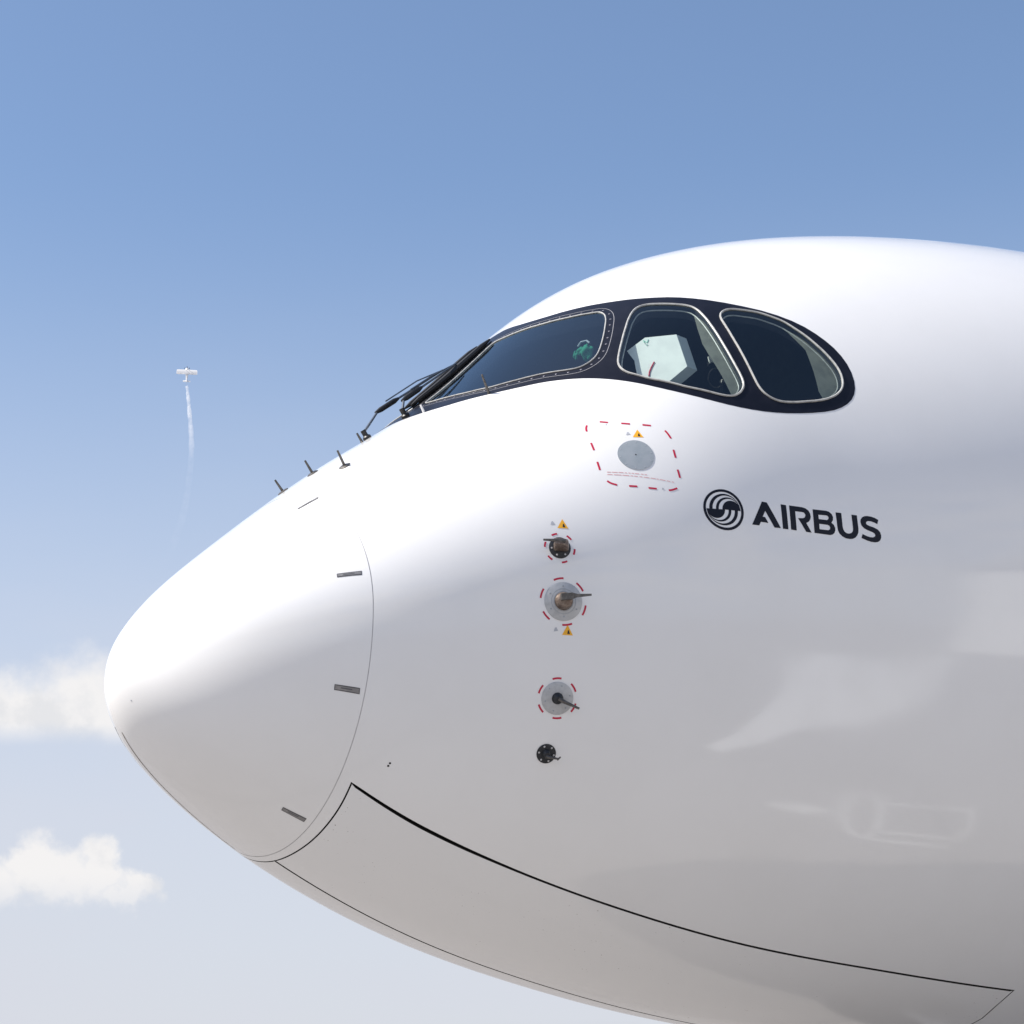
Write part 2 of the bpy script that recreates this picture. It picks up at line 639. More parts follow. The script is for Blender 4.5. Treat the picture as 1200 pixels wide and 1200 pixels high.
tag(sheet('ground', -9000, 9000, -9000, 9000, 0.0, 'concrete'), kind='structure')

# unseen pale strips added on the apron to shape reflections low on the hull
def ground_line(name, pts, w0, w1=None, closed=False, mat='line_white'):
    P2 = np.array(pts, float)
    T2 = np.roll(P2, -1, 0) - np.roll(P2, 1, 0) if closed else np.gradient(P2, axis=0)
    T2 /= np.linalg.norm(T2, axis=1)[:, None]
    n = len(P2)
    wd = np.linspace(w0, w1 or w0, n)[:, None] / 2
    O2 = np.stack([-T2[:, 1], T2[:, 0]], 1) * wd
    vv = [(p[0], p[1], .004) for p in P2 - O2] + [(p[0], p[1], .004) for p in P2 + O2]
    ff = [(i, (i + 1) % n, n + (i + 1) % n, n + i) for i in range(n if closed else n - 1)]
    return tag(mesh_obj(name, vv, ff, mat), kind='structure')


ground_line('reflection_strip', [(5.3, -7.7), (6.4, -8.9), (7.5, -10.8), (9.5, -14.9), (11.1, -18.7), (14.2, -26.8), (19.2, -38.5)], .50, 1.5)
ground_line('reflection_ring', smooth_poly([(6.8, -5.4), (6.69, -4.94), (6.56, -4.62), (6.44, -4.47), (6.35, -4.6), (6.34, -4.9), (6.4, -5.25), (6.53, -5.75),
                                         (6.7, -6.2), (6.84, -6.4), (6.92, -6.3), (6.9, -5.9)], 1), .07, closed=True)
for pl in ([(6.92, -5.91), (7.18, -5.95), (7.43, -5.97), (8.03, -6.0)], [(6.61, -4.77), (6.94, -4.78), (7.64, -4.80)],
           [(6.52, -4.46), (6.9, -4.48), (7.48, -4.49)], [(8.1, -6.15), (8.05, -5.8), (7.87, -5.24), (7.62, -4.85)]):
    ground_line('reflection_strip', pl, .07)
ground_line('reflection_strip', [(5.9, -5.1), (6.1, -5.25), (6.27, -5.4)], .35, .2)

# white hangar across the apron, behind the photographer, mirrored in the hull's side
hg = empty('hangar', (41.6, -44.6, 0))
hg.rotation_euler.z = R(40)
tag(hg, 'pale hangar across the apron, mirrored on the white hull right of the lettering', 'hangar')
MB().box((0, 0, 7), (15.5, 0, 0), (0, 11, 0), (0, 0, 7)).build('wall', 'hangar_wall', hg, False)
n_arc = 14
prof = [(-16.2 + 32.4 * k / n_arc, 14.0 + 4.2 * math.sin(math.pi * k / n_arc)) for k in range(n_arc + 1)]
v = [(x, y, z) for y in (-11.5, 11.5) for x, z in prof] + [(x, y, 13.98) for y in (-11.5, 11.5) for x in (-16.2, 16.2)]
m_ = n_arc + 1
f = [(k, k + 1, m_ + k + 1, m_ + k) for k in range(n_arc)]
f += [tuple(range(n_arc, -1, -1)) + (2 * m_, 2 * m_ + 1)[0:0], tuple(m_ + k for k in range(m_))]
mesh_obj('roof', v, f, 'hangar_trim', hg)
for k in range(4):
    MB().box((-6.9 + 6.2 * k, 11.06, 5.5), (3.0, 0, 0), (0, .05, 0), (0, 0, 5.5)).build('door_panel', 'hangar_door', hg, False)

# ------------------------------------------------------------------ the airliner
air = empty('airliner', (0, 0, 0))
tag(air, 'white wide-body airliner nose with black-masked cockpit windows and navy lettering', 'airliner')
XS = 1.0978                                    # station of the radome joint


def loft(name, xs, mat, n_phi=200, ph0=-math.pi, h=0.0):
    X, PHI = np.meshgrid(np.array(xs), np.linspace(ph0, ph0 + 2 * math.pi, n_phi + 1), indexing='ij')
    P3 = S(X, PHI, np.full(X.shape, h))
    N3 = normal(X, PHI)
    a, b_ = X.shape
    if xs[0] == 0:
        N3[0] = (-1, 0, 0)
    f = []
    for i in range(a - 1):
        for j in range(b_ - 1):
            q = (i * b_ + j, (i + 1) * b_ + j, (i + 1) * b_ + j + 1, i * b_ + j + 1)
            f.append(q if i or xs[0] > 0 else (q[1], q[2], q[3]))
    return mesh_obj(name, P3.reshape(-1, 3), f, mat, air, N3.reshape(-1, 3))


radome = loft('radome', list(np.linspace(0, math.sqrt(XS - .002), 70) ** 2), 'white_paint')
tip_dot = SP(0.074, -0.776, 0.0005)

# cockpit outlines, port side, in hull coordinates
MASK = [(2.95, 1.5708), (2.942, 1.52), (2.930, 1.45), (2.955, 1.346), (3.031, 1.247), (3.122, 1.161), (3.198, 1.102), (3.284, 1.051),
        (3.367, 1.006), (3.488, 0.952), (3.61, 0.896), (3.798, 0.816), (3.994, 0.743), (4.143, 0.677), (4.24, 0.615),
        (4.307, 0.557), (4.336, 0.498), (4.325, 0.444), (4.277, 0.408), (4.194, 0.386), (4.075, 0.376), (3.895, 0.38),
        (3.722, 0.392), (3.558, 0.414), (3.404, 0.447), (3.262, 0.49), (3.127, 0.542), (3.005, 0.599), (2.892, 0.667),
        (2.785, 0.738), (2.682, 0.811), (2.592, 0.875), (2.485, 0.952), (2.375, 1.026), (2.272, 1.108), (2.183, 1.194),
        (2.1, 1.278), (2.048, 1.369), (2.02, 1.449), (2.015, 1.529), (2.015, 1.5708)]
PANE1 = [(2.795, 1.525), (2.81, 1.47), (2.836, 1.408), (2.888, 1.297), (2.963, 1.197), (3.050, 1.114), (3.078, 1.092), (3.079, 1.060), (3.049, 1.028),
         (2.961, 0.968), (2.881, 0.919), (2.821, 0.889), (2.765, 0.880), (2.695, 0.887), (2.636, 0.919), (2.532, 0.998),
         (2.425, 1.075), (2.323, 1.157), (2.251, 1.259), (2.216, 1.349), (2.200, 1.43), (2.205, 1.49), (2.225, 1.525), (2.4, 1.527), (2.6, 1.527), (2.75, 1.527)]
WIN2 = [(3.139, 0.957), (3.225, 0.987), (3.293, 0.981), (3.378, 0.942), (3.498, 0.885), (3.536, 0.854), (3.541, 0.798),
        (3.535, 0.73), (3.529, 0.658), (3.529, 0.587), (3.535, 0.525), (3.522, 0.501), (3.478, 0.483), (3.414, 0.48),
        (3.338, 0.498), (3.149, 0.566), (2.97, 0.658), (2.88, 0.729), (2.864, 0.767), (2.881, 0.801), (2.945, 0.846),
        (3.032, 0.899)]
WIN3 = [(3.638, 0.783), (3.691, 0.801), (3.755, 0.798), (3.912, 0.754), (4.035, 0.699), (4.136, 0.624), (4.209, 0.555),
        (4.252, 0.498), (4.24, 0.455), (4.196, 0.431), (4.118, 0.416), (4.013, 0.412), (3.835, 0.418), (3.733, 0.428),
        (3.662, 0.452), (3.626, 0.484), (3.62, 0.528), (3.62, 0.603), (3.622, 0.674), (3.629, 0.729)]
INNER = {1: [(3.521, 0.852), (3.541, 0.798), (3.535, 0.73), (3.529, 0.658), (3.529, 0.587), (3.535, 0.525), (3.522, 0.501), (3.478, 0.483),
             (3.439, 0.482), (3.431, 0.573), (3.422, 0.654), (3.426, 0.712), (3.467, 0.782)],
         2: [(4.03, 0.698), (4.136, 0.624), (4.209, 0.555), (4.252, 0.498), (4.24, 0.455), (4.196, 0.431), (4.118, 0.416), (4.08, 0.415),
             (4.064, 0.449), (4.086, 0.512), (4.104, 0.591), (4.063, 0.648)]}
mask_full = smooth_line(MASK, 1)
mask_full = mask_full + mirror(mask_full)[1:-1]
wins = [smooth_poly(resample(p, .12), 2) for p in (PANE1, WIN2, WIN3)]
wins_r = [mirror(p) for p in wins]

# nose gear doors: outlines of the port leaf and the bay
DFRONT = [(1.149, -1.5708), (1.149, -1.397), (1.161, -1.189), (1.167, -1.056), (1.171, -0.943), (1.167, -0.809)]
DTOP = [(1.167, -0.809), (1.36, -0.858), (1.569, -0.896), (1.765, -0.92), (1.992, -0.943), (2.4, -0.975), (2.9, -1.005), (3.5, -1.03), (4.3, -1.05), (5.3, -1.06), (6.3, -1.07)]
leaf = resample(smooth_line(DFRONT, 2), .05, False)[:-1] + resample(smooth_line(DTOP, 2), .05, False) + \
    [(6.3, -1.2), (6.3, -1.4)] + [(6.3, -1.5708)]
leaf = leaf + resample([(6.3, -1.5708), (1.149, -1.5708)], .1, False)[1:-1]
bay = [p for p in leaf if p[1] > -1.5707]
bay = bay + [(x, -math.pi - p) for x, p in bay][::-1]

CDT_END = 6.6
x_a = XS + .002
outer = resample([(x_a, -math.pi), (CDT_END, -math.pi), (CDT_END, math.pi), (x_a, math.pi)], .05)
hull = patch('fuselage', outer, 'white_paint', air, [grow(resample(mask_full, .06), -.02), bay], 0.0, .055)
loft('fuselage', list(np.linspace(CDT_END, 13, 60)) + [15, 18, 22, 26], 'white_paint', 200)
ring = [tuple(map(float, p)) for p in raw(np.full(80, 26.0), np.linspace(-math.pi, math.pi, 81)[:-1])]
mesh_obj('bulkhead', ring, [tuple(range(80))], 'white_paint', air)
loft('joint_sealant', [XS - .03, XS, XS + .03], 'seam_sealant', 120, h=-.003)

# gear bay edge, dark void behind the gaps, door leaves
rim('bay_edge', bay, 0.0, -.05, 'gap_dark', air)
patch('bay_liner', grow(bay, .03), 'gap_dark', air, h=-.05, step=.12)
for side in (0, 1):
    lf = grow(leaf, -.010)
    # the upper seam is the wider one
    lf = [(x, p - 0.003 - 0.007 * math.exp(-((x - 1.62) / .5) ** 2) if (p > -1.1 and x > 1.2) else p) for x, p in lf]
    if side:
        lf = [(x, -math.pi - p) for x, p in lf][::-1]
    d = patch('gear_door', lf, 'door_paint', air, h=0.0, step=.08)
    rim('door_edge', lf, 0.0, -.03, 'gap_dark', d)

# black mask with its six panes
mask = patch('window_mask', mask_full, 'mask_paint', air, [grow(w_, .004) for w_ in wins + wins_r], .0014, .05)
rim('mask_edge', mask_full, .0014, -.003, 'mask_paint', mask)
liner = patch('cockpit_liner', resample([(1.85, -.7), (4.9, -.7), (4.9, math.pi + .7), (1.85, math.pi + .7)], .1), 'liner_dark', air,
              wins + wins_r, -.10, .09)
for k, (pl, nm, gm) in enumerate(((0, 'windscreen_pane', 'windscreen_glass'), (1, 'side_window', 'side_glass'), (2, 'side_window', 'side_glass'))):
    for o_ in (wins[pl], wins_r[pl]):
        g_ = patch(nm, o_, gm, air, h=.0008, step=.06)
        bead('seal', grow(o_, .002), (.0075 if k else .005), .004, 'seal_light', g_)
        rim('reveal', o_, -.004, -.10, 'liner_dark', g_)
        if k:
            nr = INNER[pl] if o_ is wins[pl] else mirror(INNER[pl])
            patch('inner_frame', resample(nr, .03), 'reveal_beige', g_, h=-.035, step=.03)
            bead('inner_seal', grow(o_, -.018), .005, -.035, 'seal_light', g_)
        else:
            # screwed retainer round the windscreen
            fl = grow(resample(o_, .05), .058)
            band('retainer_line', fl, .004, 'frame_line', g_, .0030, True)
            pts = resample(grow(o_, .034), .004)
            A = raw(*np.array(pts).T)
            dist = np.concatenate([[0], np.cumsum(np.linalg.norm(np.diff(A, axis=0), axis=1))])
            nb = int(dist[-1] / .082)
            for q in range(nb):
                i = int(np.searchsorted(dist, (q + .5) * dist[-1] / nb))
                i = min(i, len(pts) - 1)
                nn_ = Vector(normal(*[np.array([c_]) for c_ in pts[i]])[0])
                MB().lathe(SP(*pts[i], .0008), nn_, [(.0075, 0), (.0075, .002), (.005, .003)], 8).build('screw', 'screw_dark', g_)

# bulkhead and floor close the cockpit off
cr = S(np.full(60, 4.88), np.linspace(-.9, math.pi + .9, 60), np.full(60, -.06))
mesh_obj('cockpit_bulkhead', cr, [tuple(range(60))], 'liner_dark', air)
fx, fy = [], []
fl_v = []
for x_ in np.linspace(1.75, 4.88, 12):
    zf = -0.75
    t_ = math.sqrt(x_)
    sn = (zf - float(fZ(t_))) / (float(fZ(t_)) - float(fB(t_)))
    yy = float(fW(t_)) * math.sqrt(max(0, 1 - sn * sn)) - .03
    fl_v += [(x_, -yy, zf + G), (x_, yy, zf + G)]
mesh_obj('cockpit_floor', fl_v, [(2 * k, 2 * k + 1, 2 * k + 3, 2 * k + 2) for k in range(11)], 'liner_dark', air)
# glareshield under the windscreen
gs = MB()
gv = []
for x_, z_, yy in ((2.12, .38, .95), (2.55, .62, 1.12), (2.72, .60, 1.2), (2.72, .30, 1.2), (2.12, .10, .95)):
    gv += [(x_, -yy, z_ + G), (x_, yy, z_ + G)]
gs.add(gv, [(2 * k, 2 * k + 1, (2 * k + 3) % 10, (2 * k + 2) % 10) for k in range(5)] + [(0, 2, 4, 6, 8), (9, 7, 5, 3, 1)])
gs.build('glareshield', 'panel_black', air, False)

# ---- emblem and lettering
LETTERS = {'A': [(3.3495, 0.0925), (3.4361, 0.1519), (3.4691, 0.1477), (3.5485, 0.0752), (3.5039, 0.0783), (3.4507, 0.1253), (3.429, 0.1106), (3.4455, 0.1085), (3.4644, 0.0919), (3.4124, 0.0973), (3.3984, 0.0879)],
           'I': [(3.5656, 0.1384), (3.6035, 0.1344), (3.6015, 0.0704), (3.5631, 0.0732)],
           'R': [(3.6248, 0.1328), (3.7185, 0.1246), (3.7414, 0.1206), (3.7591, 0.1145), (3.7687, 0.1064), (3.7712, 0.0977), (3.7649, 0.0916), (3.7546, 0.0864), (3.7338, 0.0831), (3.7665, 0.0574), (3.7277, 0.0604), (3.6788, 0.0973), (3.7136, 0.0962), (3.7248, 0.0971), (3.7327, 0.1012), (3.7332, 0.1055), (3.7246, 0.1101), (3.7121, 0.1122), (3.6629, 0.1161), (3.6604, 0.0659), (3.6207, 0.0691)],
           'B': [(3.7903, 0.117), (3.8869, 0.1104), (3.908, 0.1071), (3.9243, 0.1012), (3.9321, 0.0932), (3.9292, 0.0856), (3.9163, 0.0791), (3.9306, 0.074), (3.9394, 0.0666), (3.9395, 0.0599), (3.9314, 0.0533), (3.9171, 0.0495), (3.8982, 0.0485), (3.787, 0.0563)],
           'Bh1': [(3.8272, 0.1019), (3.8829, 0.0987), (3.8946, 0.0967), (3.8993, 0.0928), (3.8972, 0.0894), (3.8865, 0.0866), (3.8275, 0.0906)],
           'Bh2': [(3.8274, 0.0786), (3.8854, 0.0746), (3.8985, 0.0721), (3.9042, 0.0677), (3.901, 0.0632), (3.889, 0.0609), (3.8261, 0.0648)],
           'U': [(3.9542, 0.1048), (3.9953, 0.1021), (3.9948, 0.0689), (3.9976, 0.0613), (4.0058, 0.0553), (4.0195, 0.0512), (4.0364, 0.0497), (4.0539, 0.0508), (4.0648, 0.0546), (4.069, 0.0609), (4.0676, 0.0963), (4.1063, 0.0939), (4.1082, 0.0603), (4.1048, 0.0512), (4.0951, 0.0442), (4.079, 0.0388), (4.0602, 0.0364), (4.0381, 0.0364), (4.0115, 0.0384), (3.9857, 0.0439), (3.9677, 0.0509), (3.9589, 0.0587), (3.9565, 0.068)],
           'S': [(4.2585, 0.08), (4.2493, 0.0698), (4.226, 0.0743), (4.2023, 0.0775), (4.1828, 0.0784), (4.1699, 0.0768), (4.1664, 0.0735), (4.1726, 0.0696), (4.189, 0.0665), (4.2222, 0.0619), (4.2479, 0.0566), (4.2624, 0.0504), (4.2689, 0.0432), (4.2675, 0.0359), (4.2582, 0.03), (4.2426, 0.0265), (4.2202, 0.0258), (4.1935, 0.0274), (4.1647, 0.0309), (4.1245, 0.0376), (4.1343, 0.0474), (4.1625, 0.0421), (4.1864, 0.039), (4.2084, 0.038), (4.2221, 0.0397), (4.2268, 0.0429), (4.223, 0.0471), (4.2068, 0.0509), (4.1713, 0.0565), (4.1481, 0.0616), (4.1328, 0.0685), (4.1269, 0.0767), (4.131, 0.0833), (4.1441, 0.0886), (4.1612, 0.0908), (4.182, 0.091), (4.2109, 0.0887), (4.2369, 0.0849)]}
holes_of = {'B': ['Bh1', 'Bh2']}
for k in 'AIRBUS':
    patch('letter', resample(LETTERS[k], .02), 'decal_navy', air, [resample(LETTERS[q], .02) for q in holes_of.get(k, [])], .0012, .03)
EC, ER = (3.168, .1452), .138


def arc_pts(x0, x1, up, n=40):
    """semicircle from x0 to x1 in emblem units"""
    c_, r_ = (x0 + x1) / 2, (x1 - x0) / 2
    return [(c_ + r_ * math.cos(math.pi * (1 - k / n)), up * r_ * math.sin(math.pi * k / n)) for k in range(n + 1)]


def emb(pts):
    return local(*EC, [(a_ * ER, b_ * ER) for a_, b_ in pts])


circ = lambda r_: [(r_ * math.cos(2 * math.pi * k / 64), r_ * math.sin(2 * math.pi * k / 64)) for k in range(64)]
patch('emblem', emb(circ(1.0)), 'decal_navy', air, [emb(circ(.872))], .0012, .03)
for sg in (1, -1):
    for (a0, e0), (a1, e1) in (((-.707, .842), (-.549, .832)), ((-.378, .838), (-.244, .828))):
        pl = [(sg * p[0], sg * p[1]) for p in arc_pts(a0, e0, 1) + arc_pts(a1, e1, 1)[::-1]]
        patch('emblem', emb(pl), 'decal_navy', air, h=.0012, step=.03)
    pl = [(sg * p[0], sg * p[1]) for p in arc_pts(-.061, .845, 1)]
    patch('emblem', emb(pl), 'decal_navy', air, h=.0012, step=.03)
# the two halves meet in a short bar across the middle
for sg in (1, -1):
    patch('emblem', emb([(sg * q[0], sg * q[1]) for q in [(-.845, .0), (.061, .0), (.061, -.045), (-.835, -.045)]]), 'decal_navy', air, h=.0014, step=.03)

# ---- static plate with its dashed red border and warning lines
PX, PP = 2.693, .400
disc = lambda r_, n=40: [(r_ * math.cos(2 * math.pi * k / n), r_ * math.sin(2 * math.pi * k / n)) for k in range(n)]
sp = patch('static_plate', local(PX, PP, [(a_ * 1.0, b_ * 1.0) for a_, b_ in disc(.116)]), 'plate_grey', air, h=.003, step=.03)
rim('plate_edge', local(PX, PP, disc(.116)), .003, -.001, 'decal_grey', sp)
for k in range(10):
    an = 2 * math.pi * k / 10 + .2
    q = local(PX, PP, [(.102 * math.cos(an), .102 * math.sin(an))])[0]
    MB().lathe(SP(*q, .003), Vector(normal(np.array([q[0]]), np.array([q[1]]))[0]), [(.0035, 0), (.0035, .0015)], 6).build('rivet', 'decal_grey', sp)
MB().lathe(SP(PX, PP, .003), Vector(normal(np.array([PX]), np.array([PP]))[0]), [(.005, 0), (.005, .001)], 8).build('static_port', 'decal_black', sp)
BORDER = [(2.482, 0.586), (2.471, 0.507), (2.459, 0.415), (2.480, 0.332), (2.624, 0.288), (2.735, 0.262), (2.891, 0.235),
          (2.917, 0.285), (2.924, 0.357), (2.925, 0.428), (2.823, 0.492), (2.708, 0.535), (2.598, 0.583)]
DASHES = [[(2.501, 0.609), (2.488, 0.597), (2.482, 0.582)], [(2.473, 0.524), (2.471, 0.487)], [(2.462, 0.433), (2.46, 0.395)], [(2.481, 0.341), (2.498, 0.327), (2.532, 0.312)], [(2.601, 0.294), (2.649, 0.283)], [(2.714, 0.266), (2.763, 0.255)], [(2.835, 0.239), (2.86, 0.237), (2.89, 0.239)], [(2.918, 0.299), (2.921, 0.27)], [(2.926, 0.369), (2.925, 0.34)], [(2.914, 0.445), (2.925, 0.429), (2.933, 0.41)], [(2.798, 0.5), (2.844, 0.483)], [(2.685, 0.544), (2.731, 0.525)], [(2.577, 0.595), (2.618, 0.574)]]
for q in DASHES:
    band('marking_dash', resample(smooth_line(q, 1), .015, False), .0125, 'decal_red', air, .0012)
# two rows of fine red print, too small to read
for rowy, x0, x1 in ((-.146, -.195, .06), (-.166, -.195, .235)):
    xx = x0
    while xx < x1:
        l_ = random.uniform(.012, .05)
        band('print', local(PX, PP, [(xx, rowy), (min(xx + l_, x1), rowy)]), .004, 'decal_pink', air, .0012)
        xx += l_ + random.uniform(.005, .012)


def warning(x, ph, s=.036):
    tr = patch('warning_triangle', local(x, ph, [(-s * .95, -s * .75), (s * .95, -s * .75), (0, s)]), 'decal_yellow', air, h=.0012, step=.02)
    patch('warning_mark', local(x, ph, [(-s * .05, -s * .55), (s * .42, -s * .55), (s * .22, s * .1), (s * .05, s * .05)]), 'decal_black', tr, h=.0020, step=.02)


def fine_mark(x, ph, s=.014):
    patch('fine_mark', local(x, ph, [(-s, -s), (s, -s * .6), (s * .1, s), (-s * .5, s * .6)]), 'decal_grey', air, h=.0012, step=.02)


warning(2.75, 0.474)
warning(2.165, 0.214)
warning(2.173, -0.171)
fine_mark(2.697, 0.492)
fine_mark(2.109, 0.231)
fine_mark(2.104, -0.165)
fine_mark(2.603, 0.569, .006)
fine_mark(2.801, 0.249, .008)


# ---- air data probes
def ring_dashes(x, ph, r_, n=6, a0=0.1, span=.30):
    for k in range(n):
        c_ = a0 + 2 * math.pi * k / n
        pts = [(r_ * math.cos(c_ + span * (j / 5 - .5) * 1.3), r_ * math.sin(c_ + span * (j / 5 - .5) * 1.3)) for j in range(6)]
        band('marking_dash', local(x, ph, pts), .0115, 'decal_red', air, .0012)


def plate(name, x, ph, r_, mat, nb, rb, bolt='bolt_metal', h=.006, a0=.3, bs=.006):
    o, a, u, n_ = frame(x, ph)
    pr = MB().lathe(o - n_ * .004, n_, [(r_, 0), (r_, .004 + h * .6), (r_ - .004, .004 + h)], 40).build(name, mat, air)
    for k in range(nb):
        an = a0 + 2 * math.pi * k / nb
        MB().lathe(o + n_ * h + (a * math.cos(an) + u * math.sin(an)) * rb, n_, [(bs, -.001), (bs, .002), (bs * .6, .003)], 8).build('bolt', bolt, pr)
    return pr, o, a, u, n_


# pitot: black plate, bronze strut swept forward, tube ahead
pr, o, a, u, n_ = plate('pitot_probe', 2.129, .115, .068, 'black_plate', 6, .052, a0=.1)
strut = MB()
base_c = o + n_ * .006
ring0 = [(-.040, -.026), (.050, -.026), (.050, .026), (-.040, .026)]
vv = []
for hh, sx, sh in ((0, 1.0, 0.0), (.04, 1.0, -.004), (.075, .92, -.014), (.092, .6, -.034)):
    for p in ring0:
        vv.append(base_c + n_ * hh + a * (p[0] * sx + sh) + u * (p[1] * (1 - hh * 2.2) + .004 * (hh > 0)))
ff = [(3, 2, 1, 0)] + [(4 * i + k, 4 * i + (k + 1) % 4, 4 * i + 4 + (k + 1) % 4, 4 * i + 4 + k) for i in range(3) for k in range(4)] + [(12, 13, 14, 15)]
strut.add(vv, ff)
so_ = strut.build('strut', 'probe_bronze', pr, False)
bv = so_.modifiers.new('bevel', 'BEVEL')
bv.width = .006
bv.segments = 2
tc_ = base_c + n_ * .088
MB().tube([tc_ + a * .01 + u * .006, tc_ - a * .05 + u * .010, tc_ - a * .125 + u * .010], [.012, .0095, .006], 10).build('tube', 'dark_metal', pr)
ring_dashes(2.129, .115, .093, a0=-.22)

# angle-of-attack vane: big grey plate, bronze hub, grey vane aft
pr, o, a, u, n_ = plate('vane_probe', 2.140, -.082, .118, 'plate_metal', 6, .093, 'plate_grey', a0=.55, bs=.005)
for r_ in (.060, .076):
    MB().tube([o + n_ * .0065 + (a * math.cos(k * math.pi / 24) + u * math.sin(k * math.pi / 24)) * r_ for k in range(48)], .0012, 5, True).build('groove', 'plate_grey', pr)
MB().lathe(o + n_ * .005, n_, [(.056, 0), (.055, .01), (.050, .022), (.045, .045), (.030, .055)], 28).build('hub', 'probe_bronze', pr)
blade = MB()
b0 = o + n_ * .045
w_ = (u * .92 + a * .05).normalized()
vv = []
for ax_, hw, th in ((-.035, .020, .012), (.03, .020, .012), (.060, .010, .006), (.148, .006, .004)):
    for s1, s2 in ((-1, -1), (1, -1), (1, 1), (-1, 1)):
        vv.append(b0 + a * ax_ + n_ * (.03 + ax_ * .12) + u * (.018 + ax_ * .10 + s1 * hw) + n_ * (s2 * th))
ff = [(3, 2, 1, 0)] + [(4 * i + k, 4 * i + (k + 1) % 4, 4 * i + 4 + (k + 1) % 4, 4 * i + 4 + k) for i in range(3) for k in range(4)] + [(12, 13, 14, 15)]
blade.add(vv, ff).build('vane', 'dark_metal', pr, False)
ring_dashes(2.140, -.082, .142, a0=-.33, span=.34)

# total-temperature probe below it
pr, o, a, u, n_ = plate('temperature_probe', 2.160, -.374, .099, 'plate_metal', 6, .078, 'plate_grey', a0=.25, bs=.0045)
MB().lathe(o + n_ * .005, n_, [(.036, 0), (.034, .012), (.026, .028), (.016, .036)], 24).build('hub', 'black_plate', pr)
MB().tube([o + n_ * .03, o + n_ * .045 + a * .04 - u * .018, o + n_ * .05 + a * .125 - u * .050], [.015, .011, .007], 8).build('stem', 'dark_metal', pr)
ring_dashes(2.160, -.374, .120, a0=-.45, span=.36)

# small black probe, lowest of the four
pr, o, a, u, n_ = plate('standby_probe', 2.166, -.547, .060, 'black_plate', 6, .047, a0=.9)
MB().lathe(o + n_ * .005, n_, [(.030, 0), (.028, .012), (.014, .028)], 18).build('hub', 'black_plate', pr)
MB().tube([o + n_ * .03 - a * .01 - u * .01, o + n_ * .045 + a * .07 - u * .018], [.010, .006], 8).build('stem', 'dark_metal', pr)
MB().tube([o + n_ * .044 + a * .060 - u * .026, o + n_ * .046 + a * .078 - u * .004], .005, 6).build('fork', 'dark_metal', pr)

# ---- radome latches and diverter strips
for q in ([(0.937, 0.304), (1.058, 0.264), (1.055, 0.235), (0.935, 0.275)], [(0.938, -0.348), (1.069, -0.363), (1.072, -0.392), (0.94, -0.377)],
          [(0.921, -1.102), (1.06, -1.101), (1.06, -1.131), (0.923, -1.129)], [(0.985, 1.112), (1.096, 1.090), (1.094, 1.066), (0.983, 1.088)]):
    lt = patch('latch', resample(q, .03), 'latch_edge', radome, h=.0015, step=.03)
    patch('latch_face', resample(grow(resample(q, .03), -.006), .03), 'latch_metal', lt, h=.0028, step=.03)
    m0, m1 = .72, .92
    qq = np.array(q)
    lo = [tuple(qq[0] * (1 - s_) + qq[1] * s_) for s_ in (.25, .7)] 
    hi = [tuple(qq[3] * (1 - s_) + qq[2] * s_) for s_ in (.25, .7)]
    sl_ = [tuple(np.array(lo[0]) * .45 + np.array(hi[0]) * .55), tuple(np.array(lo[1]) * .45 + np.array(hi[1]) * .55),
           tuple(np.array(lo[1]) * .62 + np.array(hi[1]) * .38), tuple(np.array(lo[0]) * .62 + np.array(hi[0]) * .38)]
    patch('latch_slot', sl_, 'latch_edge', lt, h=.0036, step=.03)
for p_ in (-1.86, -2.2, -2.9, 2.6, 2.0):
    ln = [(x_, p_) for x_ in np.linspace(.14, 1.06, 30)]
    band('diverter_strip', ln, .012, 'strip_brown', radome, .0015)
MB().lathe(tip_dot, Vector(normal(np.array([.074]), np.array([-.776]))[0]), [(.005, 0), (.005, .001)], 8).build('tip_dot', 'decal_grey', radome)
for q in ((1.32, -.69), (1.324, -.677)):
    MB().lathe(SP(*q, 0), Vector(normal(np.array([q[0]]), np.array([q[1]]))[0]), [(.007, -.001), (.007, .001)], 8).build('drain_hole', 'decal_black', air)


# ---- small pegs on the upper nose
def peg(x, ph, length, lean=0.0, name='ice_probe', base=.040, mat='dark_metal'):
    o, a, u, n_ = frame(x, ph)
    pg = MB().lathe(o - n_ * .002, n_, [(base, 0), (base, .006), (base * .6, .012)], 20).build(name, mat, air)
    d = (n_ - a * lean).normalized()
    MB().tube([o, o + d * length * .25, o + d * length], [.010, .009, .0065], 8).build('rod', mat, pg)
    return pg


peg(1.265, 1.690, .095)
peg(1.382, 1.555, .100)
peg(1.383, 1.261, .115)
peg(1.840, 1.640, .070, base=.012)
peg(2.274, 1.122, .140, base=.012)
peg(2.053, 1.376, .055, base=.010, mat='plane_white')


# ---- wipers
def pt(x, ph, h):
    return SP(x, ph, h)


